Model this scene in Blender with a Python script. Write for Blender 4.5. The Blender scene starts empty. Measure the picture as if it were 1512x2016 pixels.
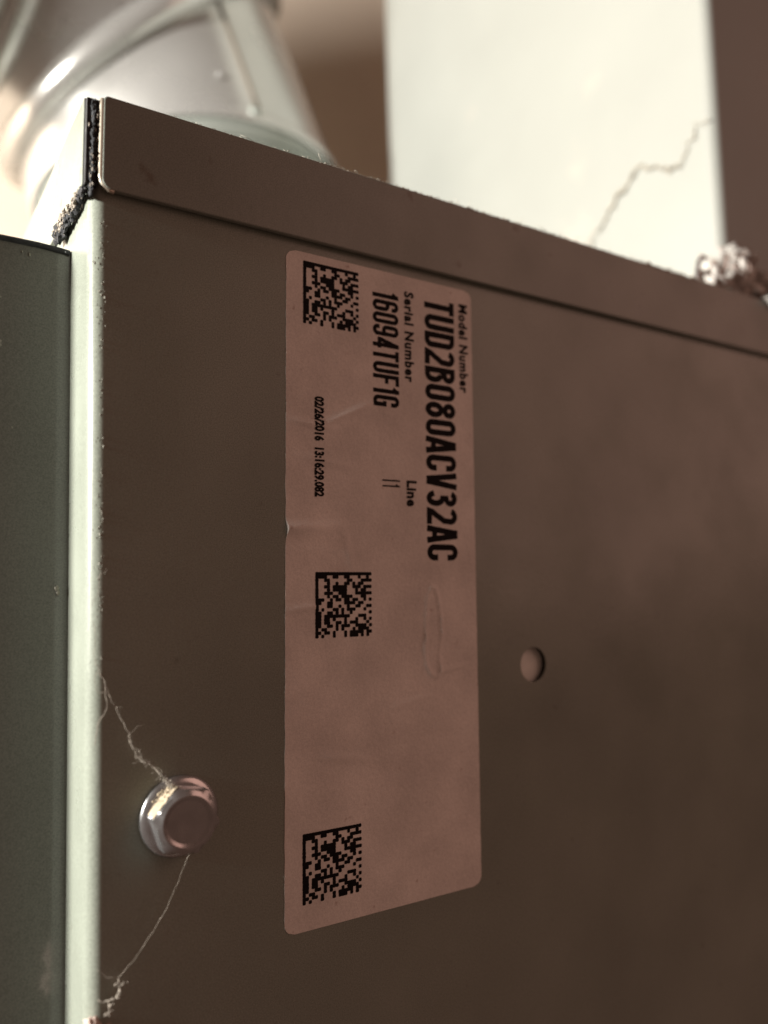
import bpy, bmesh, math, random
from mathutils import Vector, Matrix, noise
random.seed(7)
S = 0.001                      # everything below is written in millimetres
scene = bpy.context.scene
COL = scene.collection

# ------------------------------------------------------------ camera
cd = bpy.data.cameras.new('camera'); cam = bpy.data.objects.new('camera', cd); COL.objects.link(cam)
CAM = Vector((-50.898, -106.565, -50.773))
R0 = Vector((0.84297084, -0.53789528, -0.00829621)); R1 = Vector((0.0411584, 0.07986311, -0.99595576)); R2 = Vector((0.53638246, 0.8392202, 0.08946119))
m = Matrix.Identity(4)
for i in range(3):
    m[i][0] = R0[i]; m[i][1] = -R1[i]; m[i][2] = -R2[i]; m[i][3] = CAM[i]*S
cam.matrix_world = m
cd.sensor_fit = 'HORIZONTAL'; cd.sensor_width = 36; cd.lens = 1576.15/1512*36
cd.clip_start = 0.005; cd.clip_end = 20
cd.dof.use_dof = True; cd.dof.focus_distance = 0.116; cd.dof.aperture_fstop = 13.5
scene.camera = cam

# ------------------------------------------------------------ light
w = bpy.data.worlds.new('World'); scene.world = w; w.use_nodes = True
bg = w.node_tree.nodes['Background']; bg.inputs[0].default_value = (0.50, 0.288, 0.212, 1); bg.inputs[1].default_value = 0.205
def lamp(name, kind, loc, power, col, size, target=None):
    d = bpy.data.lights.new(name, kind); d.energy = power; d.color = col
    if kind == 'POINT': d.shadow_soft_size = size*S
    else: d.shape = 'DISK'; d.size = size*S
    o = bpy.data.objects.new(name, d); COL.objects.link(o); o.location = Vector(loc)*S
    if target: o.rotation_euler = (Vector(target)-Vector(loc)).to_track_quat('-Z', 'Y').to_euler()
    return o
lamp('work_lamp', 'POINT', (-520, 34, 68), 40.0, (1.0, 0.965, 0.885), 38)
lamp('fill_light', 'AREA', (950, -880, 420), 2.9, (1.0, 0.56, 0.44), 1150, (40, 0, -20))  # added soft warm fill in place of bounced room light, no real fixture
vs = scene.view_settings; vs.view_transform = 'Standard'; vs.look = 'None'; vs.exposure = 0; vs.gamma = 1

# ------------------------------------------------------------ materials
def mat(name, col, rough=0.5, metal=0.0, spec=0.5, var=0.0, vscale=60, bump=0.0, bscale=400, speck=0.0, speck_col=(0.1, 0.07, 0.05), speck_scale=300, rvar=0.0, coat=0.0, grain=0.0):
    M = bpy.data.materials.new(name); M.use_nodes = True; t = M.node_tree; b = t.nodes['Principled BSDF']
    b.inputs['Base Color'].default_value = (*col, 1); b.inputs['Roughness'].default_value = rough; b.inputs['Metallic'].default_value = metal
    b.inputs['Specular IOR Level'].default_value = spec; b.inputs['Coat Weight'].default_value = coat
    tc = t.nodes.new('ShaderNodeTexCoord')
    def nz(scale, detail=6):
        n = t.nodes.new('ShaderNodeTexNoise'); n.inputs['Scale'].default_value = scale; n.inputs['Detail'].default_value = detail
        t.links.new(tc.outputs['Object'], n.inputs['Vector']); return n
    out = None
    if var > 0:
        n = nz(vscale); r = t.nodes.new('ShaderNodeMapRange'); r.inputs[1].default_value = 0.3; r.inputs[2].default_value = 0.7
        r.inputs[3].default_value = 1-var; r.inputs[4].default_value = 1+var; t.links.new(n.outputs[0], r.inputs[0])
        mx = t.nodes.new('ShaderNodeMix'); mx.data_type = 'RGBA'; mx.blend_type = 'MULTIPLY'; mx.inputs[0].default_value = 1
        mx.inputs[6].default_value = (*col, 1); t.links.new(r.outputs[0], mx.inputs[7]); out = mx.outputs[2]
    if speck > 0:
        n = nz(speck_scale, 3); r = t.nodes.new('ShaderNodeMapRange'); r.inputs[1].default_value = 0.68; r.inputs[2].default_value = 0.76
        r.inputs[3].default_value = 0; r.inputs[4].default_value = speck; t.links.new(n.outputs[0], r.inputs[0])
        mx = t.nodes.new('ShaderNodeMix'); mx.data_type = 'RGBA'; t.links.new(r.outputs[0], mx.inputs[0])
        if out: t.links.new(out, mx.inputs[6])
        else: mx.inputs[6].default_value = (*col, 1)
        mx.inputs[7].default_value = (*speck_col, 1); out = mx.outputs[2]
    if grain > 0:
        n = nz(5200, 2); r = t.nodes.new('ShaderNodeMapRange'); r.inputs[1].default_value = 0.25; r.inputs[2].default_value = 0.75
        r.inputs[3].default_value = 1-grain; r.inputs[4].default_value = 1+grain; t.links.new(n.outputs[0], r.inputs[0])
        mx = t.nodes.new('ShaderNodeMix'); mx.data_type = 'RGBA'; mx.blend_type = 'MULTIPLY'; mx.inputs[0].default_value = 1
        if out: t.links.new(out, mx.inputs[6])
        else: mx.inputs[6].default_value = (*col, 1)
        t.links.new(r.outputs[0], mx.inputs[7]); out = mx.outputs[2]
    if out: t.links.new(out, b.inputs['Base Color'])
    if rvar > 0:
        n = nz(vscale*1.7); r = t.nodes.new('ShaderNodeMapRange'); r.inputs[1].default_value = 0.3; r.inputs[2].default_value = 0.7
        r.inputs[3].default_value = max(rough-rvar, 0.03); r.inputs[4].default_value = rough+rvar; t.links.new(n.outputs[0], r.inputs[0]); t.links.new(r.outputs[0], b.inputs['Roughness'])
    if bump > 0:
        n = nz(bscale, 4); bp = t.nodes.new('ShaderNodeBump'); bp.inputs['Strength'].default_value = bump; bp.inputs['Distance'].default_value = 0.0002
        t.links.new(n.outputs[0], bp.inputs['Height']); t.links.new(bp.outputs[0], b.inputs['Normal'])
    return M
PAINT = mat('beige_enamel_paint', (0.260, 0.282, 0.240), 0.27, grain=0.28, var=0.12, vscale=35, bump=0.10, bscale=900, speck=0.35, speck_col=(0.10, 0.08, 0.06), speck_scale=420, rvar=0.11)
LIDP = mat('lid_enamel_paint', (0.245, 0.265, 0.232), 0.33, grain=0.28, var=0.13, vscale=40, bump=0.12, bscale=800, speck=0.5, speck_col=(0.12, 0.08, 0.05), speck_scale=260, rvar=0.08)
DOORP = mat('dark_green_grey_enamel', (0.175, 0.183, 0.168), 0.17, coat=0.3, grain=0.22, var=0.05, vscale=40, bump=0.03, bscale=700, rvar=0.04)
EDGE = mat('bare_sheet_edge', (0.62, 0.55, 0.45), 0.35, metal=0.5)
PAPER = mat('label_paper', (0.85, 0.785, 0.735), 0.62, spec=0.3, grain=0.11, var=0.13, vscale=110, bump=0.45, bscale=1500, speck=0.6, speck_col=(0.42, 0.27, 0.23), speck_scale=520)
INK = mat('black_thermal_ink', (0.010, 0.008, 0.008), 0.6, spec=0.08, var=0.3, vscale=1500)
STEEL = mat('zinc_plated_steel', (0.50, 0.50, 0.51), 0.24, metal=0.9, var=0.1, vscale=300, bump=0.1, bscale=600, rvar=0.08)
GALV = mat('galvanised_sheet', (0.68, 0.68, 0.665), 0.25, metal=0.58, var=0.12, vscale=18, bump=0.05, bscale=120, rvar=0.1)
SEAMD = mat('tarnished_seam', (0.17, 0.14, 0.11), 0.6, metal=0.3)
GALVD = mat('dull_galvanised_collar', (0.38, 0.41, 0.38), 0.45, metal=0.4, var=0.15, vscale=30)
FOAM = mat('black_foam_gasket', (0.030, 0.031, 0.035), 0.85, var=0.5, vscale=700, bump=0.9, bscale=1200, speck=0.6, speck_col=(0.35, 0.30, 0.25), speck_scale=900)
DUST = mat('grey_brown_dust', (0.31, 0.275, 0.235), 0.95, spec=0.1, var=0.25, vscale=900)
TAN = mat('tan_dust', (0.40, 0.33, 0.24), 0.95, spec=0.1, var=0.2, vscale=900, bump=0.5, bscale=3000)
PALE = mat('pale_dust', (0.46, 0.42, 0.36), 0.95, spec=0.1, var=0.2, vscale=900)
CRUMB = mat('paint_coloured_crumbs', (0.30, 0.29, 0.25), 0.9, spec=0.1, var=0.1, vscale=900)
DUSTD = mat('dark_dusty_strand', (0.40, 0.36, 0.30), 0.95, spec=0.1, var=0.2, vscale=500)
DUSTP = mat('pinkish_lint', (0.55, 0.42, 0.37), 0.95, spec=0.1, var=0.25, vscale=500)
WHITE = mat('white_duct_enamel', (0.325, 0.332, 0.308), 0.55, var=0.05, vscale=22, bump=0.1, bscale=200, speck=0.35, speck_col=(0.5, 0.42, 0.36), speck_scale=45)
PLASTER = mat('plaster_wall', (0.80, 0.67, 0.56), 0.85, spec=0.2, var=0.1, vscale=8, bump=0.4, bscale=120)
BLACK = mat('hole_gap_shade', (0.012, 0.010, 0.010), 0.8, spec=0.1)  # painted shade for the gap behind the round hole
LINER = mat('pink_insulation_liner', (0.84, 0.83, 0.78), 0.8, spec=0.2, var=0.1, vscale=300)
FOIL = mat('crumpled_foil_tape', (0.52, 0.49, 0.46), 0.9, spec=0.1, metal=0.0, var=0.3, vscale=120, bump=0.5, bscale=260)

# ------------------------------------------------------------ helpers
def obj(name, verts, faces, material, parent=None, smooth=False, auto=None):
    me = bpy.data.meshes.new(name); me.from_pydata([tuple(c*S for c in v) for v in verts], [], faces); me.update()
    bm = bmesh.new(); bm.from_mesh(me); bmesh.ops.recalc_face_normals(bm, faces=bm.faces); bm.to_mesh(me); bm.free()
    me.materials.append(material)
    o = bpy.data.objects.new(name, me); COL.objects.link(o)
    if smooth: me.polygons.foreach_set('use_smooth', [True]*len(me.polygons))
    if auto: me.set_sharp_from_angle(angle=math.radians(auto))
    if parent: o.parent = parent
    return o
def tag(o, label=None, cat=None, group=None, kind=None):
    for k, v in (('label', label), ('category', cat), ('group', group), ('kind', kind)):
        if v: o[k] = v
    return o
def empty(name, label, cat):
    o = bpy.data.objects.new(name, None); COL.objects.link(o); o.empty_display_size = 0.01
    return tag(o, label, cat)
def box(x0, x1, y0, y1, z0, z1, shear=0.0):
    V = [(x-shear*z, y, z) for z in (z0, z1) for y in (y0, y1) for x in (x0, x1)]
    return V, [(0, 1, 3, 2), (4, 5, 7, 6), (0, 1, 5, 4), (2, 3, 7, 6), (0, 2, 6, 4), (1, 3, 7, 5)]
def join(parts):
    V, F = [], []
    for v, f in parts:
        b = len(V); V += list(v); F += [tuple(i+b for i in q) for q in f]
    return V, F
def tube(pts, rad, n=6, jit=0.0):
    pts = [Vector(p) for p in pts]; V, F = [], []
    for i, p in enumerate(pts):
        t = (pts[min(i+1, len(pts)-1)]-pts[max(i-1, 0)]).normalized()
        a = t.orthogonal().normalized() if i == 0 else (pa-t*pa.dot(t)).normalized()
        pa = a; b = t.cross(a); r = rad[i] if isinstance(rad, (list, tuple)) else rad
        for k in range(n):
            th = 2*math.pi*k/n; rr = r*(1+random.uniform(-jit, jit)); V.append(p+(a*math.cos(th)+b*math.sin(th))*rr)
    for i in range(len(pts)-1):
        for k in range(n):
            F.append((i*n+k, i*n+(k+1) % n, (i+1)*n+(k+1) % n, (i+1)*n+k))
    F.append(tuple(range(n))); F.append(tuple(range((len(pts)-1)*n, len(pts)*n)))
    return V, F
def wander(pts, step=0.6, amp=0.12):
    out = []
    pts = [Vector(p) for p in pts]
    for a, b in zip(pts, pts[1:]):
        k = max(2, int((b-a).length/step))
        for i in range(k):
            p = a.lerp(b, i/k); o = Vector([noise.noise(p*1.1+Vector((j*31.7, 5, 9))) for j in range(3)])
            out.append(p+o*amp*2)
    out.append(pts[-1]); return out
def blob(c, r, seed=0, sub=3, amp=0.45, fr=1.6, sc=(1, 1, 1)):
    bm = bmesh.new(); bmesh.ops.create_icosphere(bm, subdivisions=sub, radius=1)
    V = []
    for v in bm.verts:
        d = v.co.normalized(); k = 1+amp*noise.noise(d*fr+Vector((seed*7.3, seed*3.1, 2)))*1.6+0.3*amp*noise.noise(d*fr*3+Vector((seed, 9, 4)))
        V.append((c[0]+d.x*k*r*sc[0], c[1]+d.y*k*r*sc[1], c[2]+d.z*k*r*sc[2]))
    F = [tuple(v.index for v in f.verts) for f in bm.faces]; bm.free()
    return V, F

# ------------------------------------------------------------ wall behind
V, F = box(-900, 1500, 350, 400, -600, 1100)
tag(obj('wall', V, F, PLASTER), kind='structure')

# ------------------------------------------------------------ the furnace cabinet
TILT = 0.018
furnace = empty('furnace_cabinet', 'beige enamelled sheet metal furnace cabinet carrying the printed label', 'furnace')
furnace.location = (0, 0, 0)
# side panel with folded front edge; the round hole is cut through it
ZB, ZT, XR = -330.0, 4.0, 330.0
HX, HZ, HR = 48.3, -65.15, 3.05
def xf(z): return -28.55-TILT*z          # front plane, a degree off the label's upright
def panel():
    V, F = [], []
    idx = {}
    def v(p):
        k = tuple(round(c, 4) for c in p)
        if k not in idx: idx[k] = len(V); V.append(p)
        return idx[k]
    r = 1.9
    zs = [ZB, HZ-7, HZ+7, ZT]; xs = [None, HX-7, HX+7, XR]
    def X(i, z): return xf(z)+r if i == 0 else xs[i]
    for j in range(3):
        for i in range(3):
            if i == 1 and j == 1: continue
            F.append((v((X(i, zs[j]), 0, zs[j])), v((X(i+1, zs[j]), 0, zs[j])), v((X(i+1, zs[j+1]), 0, zs[j+1])), v((X(i, zs[j+1]), 0, zs[j+1]))))
    N = 40; sq, ci, cb = [], [], []
    for k in range(N):
        th = 2*math.pi*(k+0.5)/N + math.pi/4 - math.pi/N
        c, s = math.cos(th), math.sin(th); q = 7/max(abs(c), abs(s))
        sq.append(v((HX+c*q, 0, HZ+s*q))); ci.append(v((HX+c*HR, 0, HZ+s*HR))); cb.append(v((HX+c*HR, 0.4, HZ+s*HR)))
    for k in range(N):
        k2 = (k+1) % N
        F.append((sq[k], sq[k2], ci[k2], ci[k])); F.append((ci[k], ci[k2], cb[k2], cb[k]))
    # folded edge + front return
    prof = [(r*(1-math.sin(a)), r*(1-math.cos(a))) for a in [math.pi/2*i/10 for i in range(11)]]
    prof.append((0, 60.0))
    for j in range(3):
        for (ax, ay), (bx, by) in zip(prof, prof[1:]):
            z0, z1 = zs[j], zs[j+1]
            F.append((v((xf(z0)+ax, ay, z0)), v((xf(z0)+bx, by, z0)), v((xf(z1)+bx, by, z1)), v((xf(z1)+ax, ay, z1))))
    return V, F
V, F = panel(); side = obj('side_panel', V, F, PAINT, furnace, smooth=True, auto=35)
bmx = bmesh.new(); bmesh.ops.create_circle(bmx, cap_ends=True, segments=32, radius=6)
V = [(HX+q.co.x, 1.25+0.12*q.co.x/6, HZ+q.co.y) for q in bmx.verts]; F = [tuple(q.index for q in f.verts) for f in bmx.faces]; bmx.free()
V += [(x, y+3, z) for x, y, z in V]; nn = len(V)//2
F += [tuple(i+nn for i in F[0])]+[(i, (i+1) % nn, (i+1) % nn+nn, i+nn) for i in range(nn)]
tag(obj('hole_liner', V, F, LINER, side), 'pale lining showing behind the round hole')
V = [(HX+3.25*math.cos(2*math.pi*k/32), y, HZ+3.25*math.sin(2*math.pi*k/32)) for y in (0.42, 1.6) for k in range(32)]
obj('hole_shade_ring', V, [(k, (k+1) % 32, (k+1) % 32+32, k+32) for k in range(32)], BLACK, side, smooth=True)  # added black ring stands in for the shadowed gap behind the hole edge

# lid: side lip, top sheet, front flange
lid = None
def lip():
    x0, x1, z0, z1 = -27.4, 330, 1.62, 14.55; yo, yi = -1.35, -0.45
    out = []
    def corner(cx, cz, r, a0, a1, n=6):
        return [(cx+r*math.cos(a0+(a1-a0)*i/n), cz+r*math.sin(a0+(a1-a0)*i/n)) for i in range(n+1)]
    out += corner(x0+1.4, z0+1.4, 1.4, math.pi, 1.5*math.pi)
    out += [(x1, z0), (x1, z1)]
    out += corner(x0+0.7, z1-0.7, 0.7, 0.5*math.pi, math.pi)
    n = len(out)
    V = [(x, yo, z) for x, z in out]+[(x, yi, z) for x, z in out]
    F = [tuple(range(n)), tuple(range(n, 2*n))]+[(i, (i+1) % n, (i+1) % n+n, i+n) for i in range(n)]
    return V, F
def bevel(o, wd, seg=3):
    b = o.modifiers.new('bevel', 'BEVEL'); b.width = wd*S; b.segments = seg; b.limit_method = 'ANGLE'; b.angle_limit = math.radians(50); b.harden_normals = False
V, F = lip(); lid = obj('lid', V, F, LIDP, furnace); bevel(lid, 0.2)
V, F = box(-27.0, 330, -0.35, 320, 13.5, 14.2); ts = obj('top_sheet', V, F, LIDP, lid)
# bright cut edge at the lip's front end
pts = [(-27.5, -0.92, 14.1-0.9*i) for i in range(13)]+[(-27.38, -0.92, 2.75), (-27.0, -0.92, 2.1), (-26.4, -0.92, 1.72), (-25.7, -0.92, 1.62)]
V, F = tube(pts, 0.34, 8); tag(obj('cut_edge', V, F, EDGE, lid, smooth=True), 'pale bare metal edge at the front end of the lid lip')
# front flange of the lid: sheet with slightly flared lower corner
V = []; ys = [0.6, 4, 10, 20, 40, 70, 110, 160, 220, 300]
def flx(y, z): return -29.55 - 0.0*y
for y in ys:
    for z in (2.3, 14.5):
        V += [(flx(y, z), y, z), (flx(y, z)+0.8, y, z)]
F = []
for i in range(len(ys)-1):
    a = 4*i; b = a+4
    F += [(a, b, b+2, a+2), (a+1, b+1, b+3, a+3), (a, b, b+1, a+1), (a+2, b+2, b+3, a+3)]
F += [(0, 1, 3, 2), (4*len(ys)-4, 4*len(ys)-3, 4*len(ys)-1, 4*len(ys)-2)]
fl = obj('front_flange', V, F, LIDP, lid); bevel(fl, 0.15)
# ragged foam gasket squeezed out between lip, flange and cabinet front
G = [box(-29.35, -27.75, -0.55, 0.52, 2.2, 14.0)]
for i in range(46):
    t = i/45
    z = 13.4-12.2*t; x = -28.5+0.25*noise.noise(Vector((t*9, 1, 2))); y = -0.1+0.35*noise.noise(Vector((t*14, 3, 8)))
    G.append(blob((x, y, z), 0.6+0.2*random.random(), seed=i, sub=2, amp=0.45, fr=2.0, sc=(0.5, 1.1, 1.0)))
for i in range(44):
    t = i/43
    y = 0.8+16*t; z = 1.6+0.4*noise.noise(Vector((t*11, 5, 2)))-0.6*math.sin(t*3.1)+0.3*random.uniform(-1, 1)
    x = -29.3-0.25*t+0.25*noise.noise(Vector((t*17, 3, 1)))
    G.append(blob((x, y, z), 0.5+0.3*random.random()+(0.45 if t > 0.85 else 0), seed=100+i, sub=2, amp=0.6, fr=2.4, sc=(0.6, 1.2, 0.85)))
V, F = join(G); tag(obj('foam_gasket', V, F, FOAM, lid, smooth=False), 'ragged blackish foam gasket squeezed out at the lid corner')

G = []
for i in range(60):
    t = random.random(); G.append(blob((-29.55-0.3*t+random.uniform(-.3, .1), 3+14*t, 1.7+random.uniform(-.9, .9)), random.uniform(.15, .55), 200+i, 2, 0.8, 2.6, (.6, 1.4, .7)))
for i in range(26):
    G.append(blob((-28.5+random.uniform(-.6, .6), random.uniform(-.95, -.6), random.uniform(2, 12)), random.uniform(.06, .2), 300+i, 1, 0.8, 2.6, (.6, 1, 1.6)))
V, F = join(G); tag(obj('gasket_lint', V, F, DUST, lid), 'tan lint stuck to the foam gasket')
# front door: its glossy side stands proud of the cabinet front
DY = 12.0
def door():
    x0, x1, z0, z1 = -70, -28.4, -330, -2.55
    V, F = [], []
    prof = [(x1, DY), (-64, DY)]+[(-64-6*math.sin(a), DY+6-6*math.cos(a)) for a in [math.pi/2*i/6 for i in range(1, 7)]]+[(-70, 300), (-69, 300), (-69, DY+8), (-64, DY+0.9), (x1, DY+0.9)]
    n = len(prof)
    for z in (z0, z1):
        for x, y in prof: V.append((x-TILT*z*(1 if x > -50 else 1), y, z))
    F = [tuple(range(n)), tuple(range(n, 2*n))]+[(i, (i+1) % n, (i+1) % n+n, i+n) for i in range(n)]
    return V, F
V, F = door(); dr = obj('front_door', V, F, DOORP, furnace, smooth=True, auto=30)
tag(dr, 'dark glossy green grey door edge beside the bright cabinet corner')
V, F = tube([(-66, DY-0.12, -2.5), (-45, DY-0.12, -2.5), (-33, DY-0.12, -2.55), (-30, DY-0.2, -2.75), (-28.7, DY-0.25, -2.9)], 0.42, 8)
tag(obj('top_trim', V, F, FOAM, dr, smooth=True), 'thin dark strip along the top of the door')

# screw
SX, SZ = -15.35, -81.0
def lathe(prof, n=36, cx=SX, cz=SZ):
    V = [(cx+r*math.cos(2*math.pi*k/n), y, cz+r*math.sin(2*math.pi*k/n)) for r, y in prof for k in range(n)]
    F = [(i*n+k, i*n+(k+1) % n, (i+1)*n+(k+1) % n, (i+1)*n+k) for i in range(len(prof)-1) for k in range(n)]
    F.append(tuple(range((len(prof)-1)*n, len(prof)*n))); F.append(tuple(range(n)))
    return V, F
V, F = lathe([(5.25, -0.02), (5.3, -0.35), (5.15, -0.62), (4.6, -0.85), (4.2, -0.95)])
screw = obj('hex_screw', V, F, STEEL, furnace, smooth=True, auto=40)
def hexhead():
    V, F = [], []; n = 36; AF = 3.95; rot = math.radians(50)
    def hr(th):
        u = (th-rot) % (math.pi/3)-math.pi/6; return AF/math.cos(u)
    def cone(y): return lambda t: min(hr(t), 4.72, 3.4+(y+3.9)*1.75)
    rings = [(y, cone(y)) for y in (-0.9, -2.0, -2.5, -2.7, -2.9, -3.1, -3.3, -3.6, -3.85)]+[(-3.93, lambda t: 3.35), (-3.90, lambda t: 3.1), (-3.62, lambda t: 2.7), (-3.58, lambda t: 1.2)]
    n = 72
    for y, fr in rings:
        for k in range(n):
            t = 2*math.pi*k/n; r = fr(t); V.append((SX+r*math.cos(t), y, SZ+r*math.sin(t)))
    for i in range(len(rings)-1):
        for k in range(n): F.append((i*n+k, i*n+(k+1) % n, (i+1)*n+(k+1) % n, (i+1)*n+k))
    F.append(tuple(range((len(rings)-1)*n, len(rings)*n)))
    return V, F
V, F = hexhead(); obj('screw_head', V, F, STEEL, screw, smooth=True, auto=20)
tag(screw, 'zinc plated hex washer screw with dust on one side')

# ------------------------------------------------------------ printed label
LW, LH = 35.54, 100.0
def bumpf(x, z, cx, cz, sx, sz, ang=0):
    c, s = math.cos(ang), math.sin(ang); dx, dz = x-cx, z-cz
    u, v = dx*c+dz*s, -dx*s+dz*c
    return math.exp(-(u/sx)**2-(v/sz)**2)
def ridge(x, z, ax, az, bx, bz, wd):
    dx, dz = bx-ax, bz-az; L2 = dx*dx+dz*dz; t = max(0, min(1, ((x-ax)*dx+(z-az)*dz)/L2))
    d = math.hypot(x-ax-t*dx, z-az-t*dz); return math.exp(-(d/wd)**2)*math.sin(math.pi*min(max(t, 0.03), 0.97))**0.5
def segd(x, z, a, b):
    dx, dz = b[0]-a[0], b[1]-a[1]; t = max(0, min(1, ((x-a[0])*dx+(z-a[1])*dz)/(dx*dx+dz*dz))); return math.hypot(x-a[0]-t*dx, z-a[1]-t*dz)
def hgt(x, z):
    h = 0.10+0.025*noise.noise(Vector((x*0.16, z*0.16, 1)))+0.012*noise.noise(Vector((x*0.6, z*0.6, 4)))
    k = 2.7
    h += k*0.16*ridge(x, z, 6.6, -26.3, 15, -22.2, 0.45)+k*0.10*ridge(x, z, 0.5, -26.2, 8, -27.0, 0.45)
    h += k*0.20*bumpf(x, z, 1.0, -42.4, 5.5, 0.8, 0.05)-0.10*bumpf(x, z, 1.5, -44.4, 5, 0.8)
    h += k*0.05*ridge(x, z, 9.5, -41.5, 11.4, -49, 0.7)+k*0.03*ridge(x, z, 12.6, -43, 12.2, -47, 0.9)+k*0.05*ridge(x, z, 3, -43.6, 10, -41.6, 0.8)
    h += k*0.10*ridge(x, z, 0, -54.5, 6, -54.0, 0.5)+k*0.06*ridge(x, z, 2, -31.5, 13, -33, 0.6)
    h += k*0.05*ridge(x, z, 18, -70, 27, -68.6, 0.5)+k*0.05*ridge(x, z, 6, -76, 15, -77.5, 0.6)
    lp = [(26.2, -51.3), (25.5, -52.6), (25.1, -55.2), (25.0, -58.2), (24.7, -61.2), (25.0, -63.8), (25.9, -65.4), (27.0, -65.9), (27.8, -65.2), (27.6, -62.4), (28.1, -59), (28.0, -55.8), (27.5, -53.2), (26.9, -51.6)]
    if 23 < x < 30 and -68 < z < -49:
        dm = min(segd(x, z, a, b) for a, b in zip(lp, lp[1:]+lp[:1])); h += k*0.12*math.exp(-(dm/0.28)**2)*(0.75+0.6*noise.noise(Vector((x*0.7, z*0.5, 2))))
    h += k*0.12*ridge(x, z, 27.6, -65.2, 33, -64.2, 0.33)
    return h
def label_mesh():
    nx, nz = 110, 300; V, F = [], []; rr = 1.6
    keep = {}
    for j in range(nz+1):
        z = -LH*j/nz
        d = min(-z, LH+z); ins = 0
        if d < rr: ins = rr-math.sqrt(max(rr*rr-(rr-d)**2, 0))
        wl = 0.10*noise.noise(Vector((0, z*0.35, 3)))+0.55*math.exp(-((z+42.6)/1.3)**2)*0.6; wr = 0.06*noise.noise(Vector((9, z*0.4, 3)))
        for i in range(nx+1):
            t = i/nx; x = (ins+wl)+(LW-2*ins-wl-wr)*t
            V.append((x, -hgt(x, z), z))
    W_ = nx+1
    for j in range(nz):
        for i in range(nx): F.append((j*W_+i, j*W_+i+1, (j+1)*W_+i+1, (j+1)*W_+i))
    # skirt down to the panel gives the paper its thickness
    per = [i for i in range(W_)]+[j*W_+nx for j in range(1, nz+1)]+[nz*W_+i for i in range(nx-1, -1, -1)]+[j*W_ for j in range(nz-1, 0, -1)]
    b = len(V); V += [(V[p][0], -0.005, V[p][2]) for p in per]; n = len(per)
    F += [(per[k], per[(k+1) % n], b+(k+1) % n, b+k) for k in range(n)]
    return V, F
V, F = label_mesh(); label = obj('label', V, F, PAPER, furnace, smooth=True, auto=60)
tag(label, 'tall off white paper label with rounded corners and black print')
INKUP = 0.045
def onlabel(pts2, faces, name):
    V = [(x, -hgt(x, z)-INKUP-0.03, z) for x, z in pts2]
    return obj(name, V, faces, INK, label)
# --- stroke letters (condensed gothic)
def arc(cx, cy, r, a0, a1, n=10, ry=None):
    ry = ry or r
    return [(cx+r*math.cos(math.radians(a0+(a1-a0)*i/n)), cy+ry*math.sin(math.radians(a0+(a1-a0)*i/n))) for i in range(n+1)]
def glyph(c, W, H, t):
    i = t/2; l, r, b, tp, mx = i, W-i, i, H-i, W/2; R = (W-t)/2; md = H*0.52
    R2 = min(R, (tp-md)/2)
    if c == 'T': return [[(0, tp), (W, tp)], [(mx, 0), (mx, tp)]]
    if c == 'U': return [[(l, H)]+arc(mx, b+R, R, 180, 360)+[(r, H)]]
    if c == 'D': return [[(l, b), (l, tp), (mx*0.9, tp)]+arc(r-R, tp-R, R, 90, 0)[1:]+arc(r-R, b+R, R, 0, -90)+[(l, b), (l, b+t)]]
    if c == '0': return [arc(mx, tp-R, R, 0, 180)+arc(mx, b+R, R, 180, 360)+[(r, tp-R), (r, tp-R-t)]]
    if c == '8': return [arc(mx, tp-R2, R*0.94, 0, 360, 22, R2), arc(mx, b+(md-b)/2, R, 0, 360, 22, (md-b)/2)]
    if c == '2': return [arc(mx, tp-R, R, 170, 0)+[(r-0.04*W, H*0.56), (mx, H*0.36), (l+0.05*W, H*0.17), (l, b), (W, b)]]
    if c == '3': return [arc(mx, tp-R2, R*0.96, 165, -90, 14, R2)+arc(mx, b+(md-b)/2, R, 90, -165, 14, (md-b)/2)]
    if c == 'B': 
        k = (md-b)/2
        return [[(l, b), (l, tp), (mx, tp)]+arc(mx, tp-R2, R*0.92, 90, -90, 10, R2)+[(l, md)], [(mx, md)]+arc(mx, b+k, R, 90, -90, 10, k)+[(l, b), (l, b+t)]]
    if c == 'A': return [[(i*0.7, 0), (mx-i*0.35, H)], [(W-i*0.7, 0), (mx+i*0.35, H)], [(W*0.2, H*0.24), (W*0.8, H*0.24)]]
    if c == 'V': return [[(i*0.7, H), (mx-i*0.35, 0)], [(W-i*0.7, H), (mx+i*0.35, 0)]]
    if c == 'C': return [[(r, H*0.66)]+arc(mx, tp-R, R, 0, 180)+arc(mx, b+R, R, 180, 360)+[(r, H*0.34)]]
    if c == 'G': return [[(r, H*0.68)]+arc(mx, tp-R, R, 0, 180)+arc(mx, b+R, R, 180, 300)+[(r, b+R*0.5), (r, H*0.44), (mx, H*0.44)], [(r, H*0.44), (r, 0)]]
    if c == '1': return [[(W*0.62, 0), (W*0.62, H)], [(W*0.62, H*0.93), (W*0.2, H*0.76)]]
    if c == '|': return [[(W*0.5, 0), (W*0.5, H)]]
    if c == '6': return [[(r, H*0.74)]+arc(mx, tp-R, R, 0, 180)+arc(mx, b+R, R, 180, 360)+arc(mx, H*0.58-R, R, 0, 180)]
    if c == '9': return [[(W-x, H-y) for x, y in s] for s in glyph('6', W, H, t)]
    if c == '4': return [[(W*0.7, 0), (W*0.7, H)], [(W*0.7, H*0.97), (l, H*0.27)], [(0, H*0.25), (W, H*0.25)]]
    if c == 'F': return [[(l, 0), (l, H)], [(0, tp), (W, tp)], [(l, H*0.52), (W*0.85, H*0.52)]]
    return []
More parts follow.
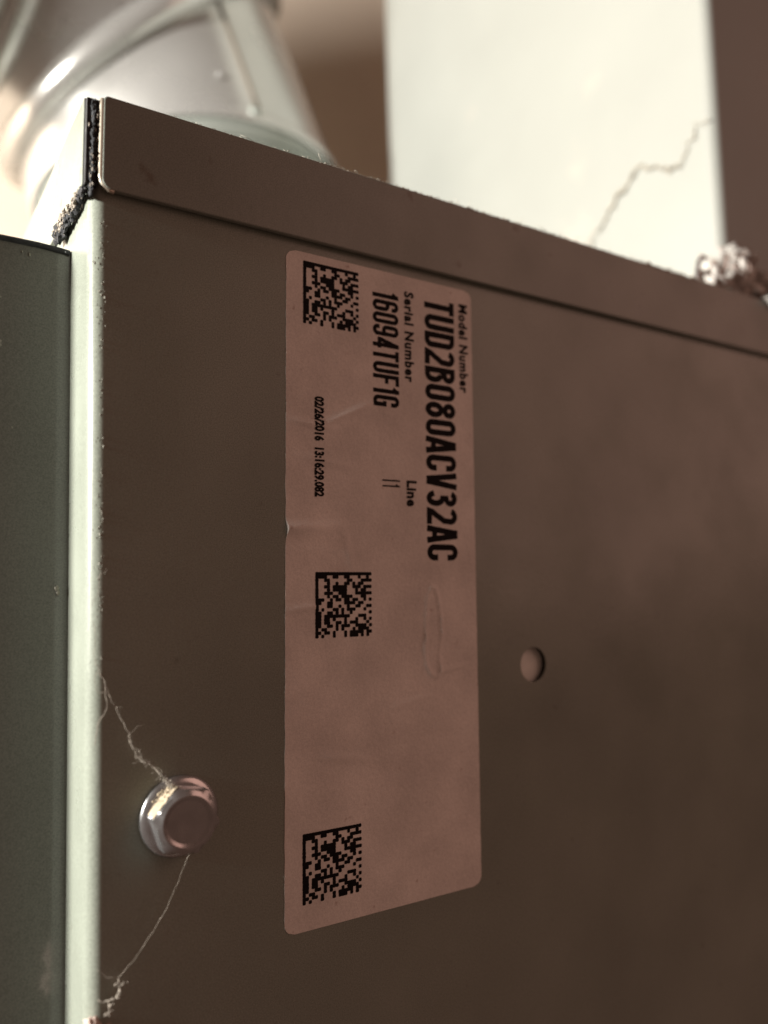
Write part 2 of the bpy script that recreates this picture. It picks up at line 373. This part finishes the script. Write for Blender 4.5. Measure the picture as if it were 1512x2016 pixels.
def ribbon(path, t):
    P = [Vector(p) for p in path]; q = [P[0]]
    for p in P[1:]:
        if (p-q[-1]).length > 1e-4: q.append(p)
    P = q; n = len(P); V, F = [], []
    for k in range(n):
        d0 = (P[k]-P[k-1]).normalized() if k > 0 else None; d1 = (P[k+1]-P[k]).normalized() if k < n-1 else None
        d0 = d0 or d1; d1 = d1 or d0; tg = (d0+d1)
        tg = tg.normalized() if tg.length > 1e-3 else d1
        nv = Vector((-tg.y, tg.x)); c = max(nv.dot(Vector((-d1.y, d1.x))), 0.5); wv = nv*(t/2/c)
        V += [P[k]+wv, P[k]-wv]
    F = [(2*k, 2*k+1, 2*k+3, 2*k+2) for k in range(n-1)]
    return V, F
def stroke_text(name, s, base, zstart, zend, H, t, narrow={}, gap=0.12, Wscale=1.0):
    adv = [narrow.get(c, 1.0) for c in s]; unit = (zstart-zend)/(sum(adv)-gap); pen = 0; V, F = [], []
    for gi, (c, a) in enumerate(zip(s, adv)):
        W = unit*(a-gap)
        for k, path in enumerate(glyph(c, W, H, t)):
            fine = []
            for p, q in zip(path, path[1:]):
                kk = max(1, int(math.hypot(q[0]-p[0], q[1]-p[1])/0.5))
                fine += [(p[0]+(q[0]-p[0])*i/kk, p[1]+(q[1]-p[1])*i/kk) for i in range(kk)]
            fine.append(path[-1])
            v, f = ribbon(fine, t); b = len(V)
            for p in v:
                j = 0.05*noise.noise(Vector((p.x*6+gi*5, p.y*6, 3)))
                V.append((base+p.y+j, zstart-pen-p.x+j))
            F += [tuple(x+b for x in q) for q in f]
        pen += unit*a
    VV = [(x, -hgt(x, z)-INKUP-0.0008*(i % 7), z) for i, (x, z) in enumerate(V)]
    return obj(name, VV, F, INK, label)
stroke_text('model_number', 'TUD2B080ACV32AC', 25.5, -2.85, -47.0, 6.2, 0.98, {'T': 0.88, 'V': 0.98, 'A': 1.0}, 0.11)
stroke_text('serial_number', '16094TUF1G', 15.3, -3.4, -22.4, 4.95, 0.66, {'1': 0.70, 'F': 0.95, 'T': 0.95}, 0.13)
stroke_text('line_number', '|1', 16.9, -33.95, -35.5, 3.35, 0.24, {}, 0.1)
# --- small print with the built-in font
def font_text(name, s, base, zstart, zend, H, bold=0.0, mono=0.0):
    cu = bpy.data.curves.new(name, 'FONT'); cu.body = s; cu.size = 1.0; cu.resolution_u = 3; cu.offset = bold; cu.space_character = 1.0+mono; cu.fill_mode = 'FRONT'
    o = bpy.data.objects.new('tmp_text', cu); COL.objects.link(o); dg = bpy.context.evaluated_depsgraph_get(); dg.update()
    me = bpy.data.meshes.new_from_object(o.evaluated_get(dg)); V0 = [v.co.copy() for v in me.vertices]; F = [tuple(p.vertices) for p in me.polygons]
    bpy.data.objects.remove(o); bpy.data.meshes.remove(me)
    x0 = min(v.x for v in V0); x1 = max(v.x for v in V0); h = 0.73
    pts = [(base+v.y/h*H+0.03*noise.noise(Vector((v.x*20, v.y*20, 1))), zstart-(v.x-x0)/(x1-x0)*(zstart-zend)) for v in V0]
    return onlabel(pts, F, name)
font_text('model_caption', 'Model Number', 32.85, -2.65, -18.2, 1.75, 0.035, 0.15)
font_text('serial_caption', 'Serial Number', 21.55, -2.55, -17.8, 1.75, 0.035, 0.15)
font_text('line_caption', 'Line', 21.65, -34.1, -38.3, 1.85, 0.04, 0.1)
font_text('date_stamp', '02/26/2016  13:16:29.082', 4.88, -22.2, -37.6, 1.5, 0.045, 0.0)
# --- square matrix codes
ROWS = ['11111111111111111111', '11110011001100010010', '10011000000110001111', '10001001001101011000', '10011011111001110111',
        '10001011111000101100', '10011100111000111111', '10001011011110001100', '11100101101101100101', '11001100001111011000',
        '10001100100100110011', '10100011010111000100', '11001101010010000001', '11011111111100011100', '11011010001000100101',
        '11011001101011100010', '11001101011100111101', '10110001010001011110', '11011010001011111011', '10100010001011101010']
def matrix(x0, z0, s):
    c = s/20; pts, F = [], []
    for j, row in enumerate(ROWS):
        for i, ch in enumerate(row):
            if ch == '1':
                b = len(pts); g = 0.03*c
                xa, xb, za, zb = x0+i*c-g, x0+(i+1)*c+g, z0-j*c+g, z0-(j+1)*c-g
                jx = 0.05*c*random.uniform(-1, 1); e = 0.22*c
                pts += [(xa+e, za), (xb-e, za), (xb+jx, za-e), (xb+jx, zb+e), (xb-e, zb), (xa+e, zb), (xa-jx, zb+e), (xa-jx, za-e)]
                F.append(tuple(range(b, b+8)))
    # plain bridging squares under neighbouring cells so that runs read solid
    for j in range(20):
        for i in range(20):
            if ROWS[j][i] == '1':
                for di, dj in ((1, 0), (0, 1)):
                    if i+di < 20 and j+dj < 20 and ROWS[j+dj][i+di] == '1':
                        cx, cz = x0+(i+0.5+di*0.5)*c, z0-(j+0.5+dj*0.5)*c; b = len(pts); hw = 0.48*c if di == 0 else 0.3*c; hh = 0.48*c if dj == 0 else 0.3*c
                        pts += [(cx-hw, cz+hh), (cx+hw, cz+hh), (cx+hw, cz-hh), (cx-hw, cz-hh)]; F.append((b, b+1, b+2, b+3))
    V = [(x, -hgt(x, z)-INKUP-0.0006*(k % 5), z) for k, (x, z) in enumerate(pts)]
    obj('matrix_code', V, F, INK, label)
matrix(2.85, -1.32, 9.81); matrix(4.91, -48.93, 9.81); matrix(2.83, -86.53, 9.81)

# ------------------------------------------------------------ duct box standing on the lid
def rbox(x0, x1, y0, y1, z0, z1, r, rb, tilt):
    P = []
    for cx, cy, a0, q in ((x0+r, y0+r, 180, r), (x1-r, y0+r, 270, r), (x1-r, y1-r, 0, r), (x0+rb, y1-rb, 90, rb)):
        for i in range(11): a = math.radians(a0+90*i/10); P.append((cx+q*math.cos(a), cy+q*math.sin(a)))
    n = len(P); V = [(x-tilt*(z-40), y, z) for z in (z0, z1) for x, y in P]
    return V, [tuple(range(n)), tuple(range(n, 2*n))]+[(i, (i+1) % n, (i+1) % n+n, i+n) for i in range(n)]
V, F = rbox(121.4, 420, 8.6, 168, 14.3, 520, 2.6, 22, 0.027)
tag(obj('supply_duct', V, F, WHITE, smooth=True, auto=35), 'white duct box with a brightly lit front standing on the cabinet lid', 'duct')

# ------------------------------------------------------------ galvanised flue elbow
flue = empty('flue_elbow', 'shiny galvanised flue elbow bending left behind the cabinet lid', 'flue pipe')
PR = 60.0; P0 = Vector((36.645, 210.918, 155)); A1 = Vector((-0.33995, 0.12789, 0.93171)).normalized(); N1 = Vector((-0.6565, 0.01994, 0.75407)).normalized()
A2 = (N1*(2*N1.dot(A1))-A1).normalized(); BX = A1.cross(A2).normalized(); HALF = A1.angle(N1)
NC = Vector((-0.1111, 0.18202, 0.977)).normalized(); PC = P0-A1*56.2
A0 = NC
N2 = Matrix.Rotation(HALF, 3, BX) @ A2; A3 = Matrix.Rotation(2*HALF, 3, BX) @ A2; P2 = P0+A2*65
def ringpts(P, a, N, n=72, rad=PR, shift=0.0):
    e1 = BX; e1 = (e1-a*e1.dot(a)).normalized(); e2 = a.cross(e1); out = []
    for k in range(n):
        t = 2*math.pi*k/n; q = P+(e1*math.cos(t)+e2*math.sin(t))*rad; out.append(q+a*((P-q).dot(N)/a.dot(N)+shift))
    return out
def gore(name, Pa, Na, Pb, Nb, a, ref, mt):
    n = 72; K = 8; ra, rb = ringpts(Pa, a, Na), ringpts(Pb, a, Nb)
    V = [ra[k].lerp(rb[k], j/K) for j in range(K+1) for k in range(n)]
    F = [(j*n+k, j*n+(k+1) % n, (j+1)*n+(k+1) % n, (j+1)*n+k) for j in range(K) for k in range(n)]
    return obj(name, V, F, mt, flue, smooth=True)
def bead(P, a, N, r, name, mt=None, sq=1.0):
    pts = ringpts(P, a, N, 96, PR+r*0.35); V, F = [], []; n = 14
    for k, p in enumerate(pts):
        t = (pts[(k+1) % 96]-pts[k-1]).normalized(); rad = (p-P).normalized(); rad = (rad-t*rad.dot(t)).normalized(); b = t.cross(rad)
        for j in range(n): th = 2*math.pi*j/n; V.append(p+rad*math.cos(th)*r*0.8+b*math.sin(th)*r*sq)
    F = [(k*n+j, k*n+(j+1) % n, ((k+1) % 96)*n+(j+1) % n, ((k+1) % 96)*n+j) for k in range(96) for j in range(n)]
    return obj(name, V, F, mt or GALV, flue, smooth=True)
gore('lower_pipe', PC-A0*110, A0, PC, A0, A0, None, GALVD)
g1 = gore('elbow_gore', PC, NC, P0, N1, A1, None, GALV)
gore('elbow_gore', P0, N1, P2, N2, A2, None, GALV)
gore('elbow_gore', P2, N2, P2+A3*140, A3, A3, None, GALV)
bead(P0, A1, N1, 5.2, 'seam_bead', sq=1.0); bead(P2, A2, N2, 4.2, 'seam_bead')
bead(PC, A1, NC, 1.3, 'seam_bead', GALV, 1.6); bead(PC-A0*8, A0, A0, 1.0, 'seam_bead', GALVD)
# lengthwise lock seam and rivets on the first gore
sA, sB = Vector((45.24, 150.99, 157.35)), Vector((58.36, 145.49, 118.04))
def outw(p):
    d = p-P0; return (d-A1*d.dot(A1)).normalized()
sA2 = sA+(sA-sB)*1.3
pts = [sB.lerp(sA2, i/12) for i in range(13)]
V, F = tube([p for p in pts], 0.9, 8); obj('lock_seam', V, F, SEAMD, flue, smooth=True)
for c, r in ((Vector((43.93, 146.67, 126.06)), 0.8), (Vector((56.59, 144.95, 115.29)), 2.4)):
    V, F = blob(c+outw(c)*0.4, r, 3, 2, 0.15); obj('rivet', V, F, STEEL if r < 2 else GALVD, flue, smooth=True)

# ------------------------------------------------------------ small debris
# lump of foil tape at the foot of the duct corner
parts = [blob((106.5, 2.4, 16.8), 4.6, 31, 4, 0.4, 1.8, (1.0, 0.6, 0.9)), blob((112.5, 2.8, 18.6), 6.2, 11, 4, 0.45, 2.0, (1.0, 0.6, 0.95)), blob((119.5, 3.4, 20.2), 6.6, 5, 4, 0.6, 2.4, (1.15, 0.6, 1.0)), blob((126.5, 2.7, 17.6), 5.2, 8, 4, 0.65, 2.6, (1.0, 0.7, 0.9)),
         blob((131.5, 2.4, 16.2), 3.4, 14, 3, 0.6, 2.5, (1.5, 0.6, 0.8)), blob((118, 2.0, 26.6), 3.0, 9, 3, 0.55, 2.4, (1.8, 0.7, 0.6)), blob((123.6, 1.2, 22.6), 2.2, 21, 3, 0.6, 2.4, (1.4, 0.7, 0.8)), blob((116, 0.6, 17.0), 2.4, 23, 3, 0.6, 2.6, (1.2, 0.6, 0.9))]
V, F = join(parts)
fib = []
for i in range(60):
    c = Vector((random.uniform(107, 134), random.uniform(0, 5), random.uniform(16, 25))); d = Vector([random.gauss(0, 1.9) for _ in range(3)])
    fib.append(tube([c, c+d*0.5+Vector([random.gauss(0, .5) for _ in range(3)]), c+d], 0.16, 4))
V2, F2 = join(fib)
V = [Vector(p)+Vector((noise.noise(Vector(p)*0.55), noise.noise(Vector(p)*0.55+Vector((40, 0, 0))), noise.noise(Vector(p)*0.55+Vector((0, 40, 0)))))*1.1-Vector((0, 0, 1.6)) for p in V]
lump = tag(obj('lint_scrap', V, F, FOIL, smooth=True), 'crumpled greyish pink scrap on the lid at the foot of the white duct', 'scrap')
pts = [(101.4+2.6*(1-math.cos(t)), 1.5, 15.0+7.0*math.sin(t)) for t in [math.pi*0.62*i/14 for i in range(15)]]
obj('lint_fibres', V2, F2, DUSTP, lump, smooth=True)
V, F = tube(pts, 0.5, 8); obj('shiny_rim', V, F, STEEL, lump, smooth=True)

# strand hanging across the white duct
def at120(y, z): return (121.4-0.027*(z-40)-0.9, y, z)
pts = wander([at120(50.5, 38), at120(49.3, 46.6), at120(43, 53), at120(34.2, 59.6), at120(29.8, 61.2), at120(25, 58.2), at120(21, 55.8), at120(17.1, 57.4), at120(14.8, 61), at120(13.0, 63.5), at120(9.4, 63.9)], 0.7, 0.8)
rad = [0.10+0.30*abs(noise.noise(Vector((i*0.13, 2, 5))))+(0.18 if 18 < p.y < 44 else 0) for i, p in enumerate(pts)]
V, F = tube(pts, rad, 6, 0.2)
tag(obj('dusty_strand', V, F, DUSTD, smooth=True), 'crooked brown dusty strand across the white duct front', 'cobweb')

# cobweb from the cabinet corner down to the screw
W_ = []
def strand(pts, r0, r1, step=0.35, amp=0.14, jit=0.35):
    p = wander(pts, step, amp); n = len(p)
    W_.append(tube(p, [0.55*(r0+(r1-r0)*i/n) for i in range(n)], 5, jit))
strand([(-27.0, -0.6, -55.0), (-26.75, -1.0, -59.4), (-25.9, -1.5, -62.6), (-25.0, -1.5, -64.5), (-22.75, -1.6, -69.1), (-21.5, -1.7, -72.4), (-19.4, -2.0, -73.8), (-17.7, -2.2, -75.9)], 0.045, 0.085, 0.3, 0.2, 0.6)
strand([(-21.9, -1.7, -71.2), (-20.9, -1.8, -73.0), (-19.2, -2.1, -73.9), (-17.6, -2.3, -76.0)], 0.05, 0.07, 0.2, 0.35, 0.8)
strand([(-22.3, -1.7, -70.6), (-20.6, -1.9, -73.2), (-18.9, -2.1, -74.4), (-17.0, -2.4, -76.6)], 0.04, 0.07, 0.2, 0.45, 0.8)
strand([(-19.6, -2.0, -73.6), (-18.4, -2.2, -75.2), (-16.9, -2.6, -77.0)], 0.08, 0.10, 0.2, 0.4, 0.8)
strand([(-25.6, -1.5, -63.4), (-25.2, -1.4, -66.2), (-26.2, -1.0, -68.0), (-26.5, -0.8, -70.6)], 0.07, 0.09)
strand([(-26.4, -1.2, -61.0), (-26.8, -0.8, -62.8), (-26.3, -1.0, -64.0), (-25.4, -1.4, -64.0)], 0.04, 0.05)
strand([(-26.3, -0.8, -49.0), (-26.7, -0.9, -51.8), (-27.4, -0.5, -53.5)], 0.06, 0.05)
strand([(-22.4, -1.6, -69.6), (-21.6, -1.7, -68.5), (-20.7, -1.7, -68.4)], 0.05, 0.03)
strand([(-26.6, -0.8, -49.6), (-25.6, -1.0, -48.6)], 0.05, 0.03)
path = [Vector(p) for p in ((-25.0, -1.5, -64.5), (-22.75, -1.6, -69.1), (-21.5, -1.7, -72.4), (-19.4, -2.0, -73.8), (-17.7, -2.2, -75.9), (-16.8, -2.6, -77.0))]
for i in range(230):
    t = random.random()**0.6*4.999; k = int(t); c = path[k].lerp(path[k+1], t-k); sp = 0.04+0.045*t
    W_.append(blob(c+Vector([random.gauss(0, sp) for _ in range(3)]), random.uniform(.015, .03+.022*t), i, 1, 0.8, 2))
for i in range(46):
    t = random.random()*4.9; k = int(t); c = path[k].lerp(path[k+1], t-k); d = Vector([random.gauss(0, .5) for _ in range(3)])
    W_.append(tube([c, c+d*0.5+Vector((.1, 0, .1)), c+d], 0.012, 4))
V, F = join(W_); tag(obj('cobweb', V, F, DUST, smooth=True), 'dusty cobweb thread from the bright cabinet corner to the top of the screw', 'cobweb')
# dust film caked on the upper left facet of the screw head
def dustfilm():
    V, F = [], []; na, ny = 26, 12; rot = math.radians(50)
    for i in range(na+1):
        t = math.radians(104+66*i/na); u = (t-rot) % (math.pi/3)-math.pi/6; h = 3.95/math.cos(u)
        for j in range(ny+1):
            y = -0.75-2.55*j/ny; e = min(i, na-i, 3)/3
            r = min(h, 4.72, 3.4+(y+3.9)*1.75)+(0.03+0.11*(0.5+noise.noise(Vector((t*9, y*2.2, 3))))+0.05*noise.noise(Vector((t*30, y*7, 5))))*e-0.05*(1-e)
            V.append((SX+r*math.cos(t), y, SZ+r*math.sin(t)))
    for i in range(na):
        for j in range(ny): a = i*(ny+1)+j; F.append((a, a+1, a+ny+2, a+ny+1))
    return V, F
parts = [dustfilm()]
for i in range(40):
    a = math.radians(random.gauss(118, 14)); y = random.uniform(-0.7, -3.2); r = min(4.5, 3.5+(y+3.9)*1.75)+0.05
    parts.append(blob((SX+r*math.cos(a), y, SZ+r*math.sin(a)), random.uniform(.05, .17), i, 1, 0.6, 2))
V, F = join(parts); tag(obj('dust_crust', V, F, TAN, screw, smooth=True), 'tan dust crust on the upper side of the screw head')
# second web under the screw
W_.clear()
strand([(-14.3, -1.6, -85.4), (-15.7, -1.6, -88.6), (-17.2, -1.5, -91.8), (-19.4, -1.5, -94.9), (-21.2, -1.5, -97.2), (-23.2, -1.4, -98.9)], 0.035, 0.06, 0.4, 0.06)
strand([(-23.2, -1.4, -98.9), (-24.4, -1.2, -98.7), (-25.6, -0.9, -97.6)], 0.10, 0.05)
strand([(-23.2, -1.4, -98.9), (-22.7, -1.4, -100.0), (-23.2, -1.4, -101.0), (-24.2, -1.2, -101.6), (-25.4, -0.8, -101.2)], 0.18, 0.14, 0.3, 0.2, 0.6)
strand([(-24.2, -1.2, -101.6), (-23.9, -1.2, -102.8), (-24.6, -1.0, -103.2)], 0.2, 0.15, 0.3, 0.2, 0.6)
for i in range(26):
    c = Vector(random.choice([(-23.1, -1.4, -101.1), (-23.9, -1.3, -101.9), (-24.2, -1.2, -102.9), (-22.9, -1.4, -99.6)]))
    W_.append(blob(c+Vector((random.gauss(0, .35), random.gauss(0, .2), random.gauss(0, .35))), random.uniform(.08, .22), i, 1, 0.6))
V, F = join(W_); tag(obj('cobweb', V, F, DUST, smooth=True), 'thin cobweb thread from below the screw to the lint in the bottom corner', 'cobweb')
parts = [blob((-25.5, -0.9, -105.6), 1.5, 2, 4, 0.5, 2.2), blob((-25.0, -1.0, -107.4), 1.5, 6, 4, 0.6, 2.4), blob((-26.0, -0.7, -103.8), 0.7, 9, 3, 0.6, 2.4), blob((-26, -0.8, -109), 1.4, 3, 3, 0.6, 2.4)]
V, F = join(parts); tag(obj('lint_clump', V, F, DUSTP, smooth=True), 'pinkish lint clump on the cabinet corner at the bottom edge', 'lint')
# crumbs along the folded corner, specks on the panel and fuzz on the lid edge
parts = []
for i in range(230):
    z = -random.uniform(1, 62) if i < 250 else -random.uniform(62, 108)
    if noise.noise(Vector((3, z*0.25, 1))) < -0.12: continue
    x = xf(z)+1.9+random.gauss(-0.45, 0.30); y = max(0, 1.9-math.sqrt(max(0, 1.9**2-(min(0, x-xf(z)-1.9))**2)))
    parts.append(blob((x, y-0.02, z), random.uniform(.02, .07)*(1 if random.random() < .95 else 1.8), i, 2, 1.0, 2.2, (1.2, .35, 1.6)))
for (x, y, z, r) in ((-29.2, 11.8, -51.0, .35), (-29.0, 11.8, -51.6, .28), (-37.3, 11.9, -17.2, .16), (-37.3, 11.9, -17.7, .14), (-37.5, 11.9, -11, .1), (-35.5, 11.9, -29, .1), (-36.8, 11.9, -45, .09), (-34, 11.9, -4.2, .18), (-35, 11.9, -4.0, .12)):
    parts.append(blob((x, y, z), r, int(-z*10), 2, 0.7, 2.2, (.8, .5, 1.3)))
for i in range(420):
    parts.append(blob((random.uniform(-25, 130), 0, random.uniform(-120, -3)), random.uniform(.02, .075), i, 1, 0.6, 2, (1, .4, 1)))
parts = [p for p in parts]
V, F = join(parts); tag(obj('dust_crumbs', V, F, CRUMB, furnace, smooth=True), 'pale dust crumbs along the folded cabinet corner', kind='stuff')
parts = []
for i in range(520):
    x = random.gauss(42, 16) if i < 300 else random.uniform(-20, 118)
    r = random.uniform(.04, .16); 
    if random.random() < .6: parts.append(blob((x, -1.35+random.uniform(-.15, .6), 14.5+random.uniform(-.1, .1)), r, i, 1, 0.6, 2, (2, 1, .7)))
    else:
        L = random.uniform(.3, 1.0) if random.random() < .95 else 2.4; a = random.uniform(0.2, 2.9)
        p = Vector((x, -1.2, 14.5)); q = p+Vector((L*math.cos(a), random.uniform(-.3, .3), abs(L*math.sin(a))*0.6)); k = p.lerp(q, .5)+Vector((random.uniform(-.2, .2), 0, random.uniform(0, .2)))
        parts.append(tube([p, k, q], 0.028, 4))
for i in range(90):
    x = random.gauss(86, 6); parts.append(blob((x, -1.3, 14.45+random.gauss(0, .25)), random.uniform(.08, .3), i, 1, .6, 2, (1.8, .7, .8)))
V, F = join(parts); tag(obj('dust_fuzz', V, F, PALE, lid, smooth=True), 'grey dust fuzz along the top edge of the lid', kind='stuff')
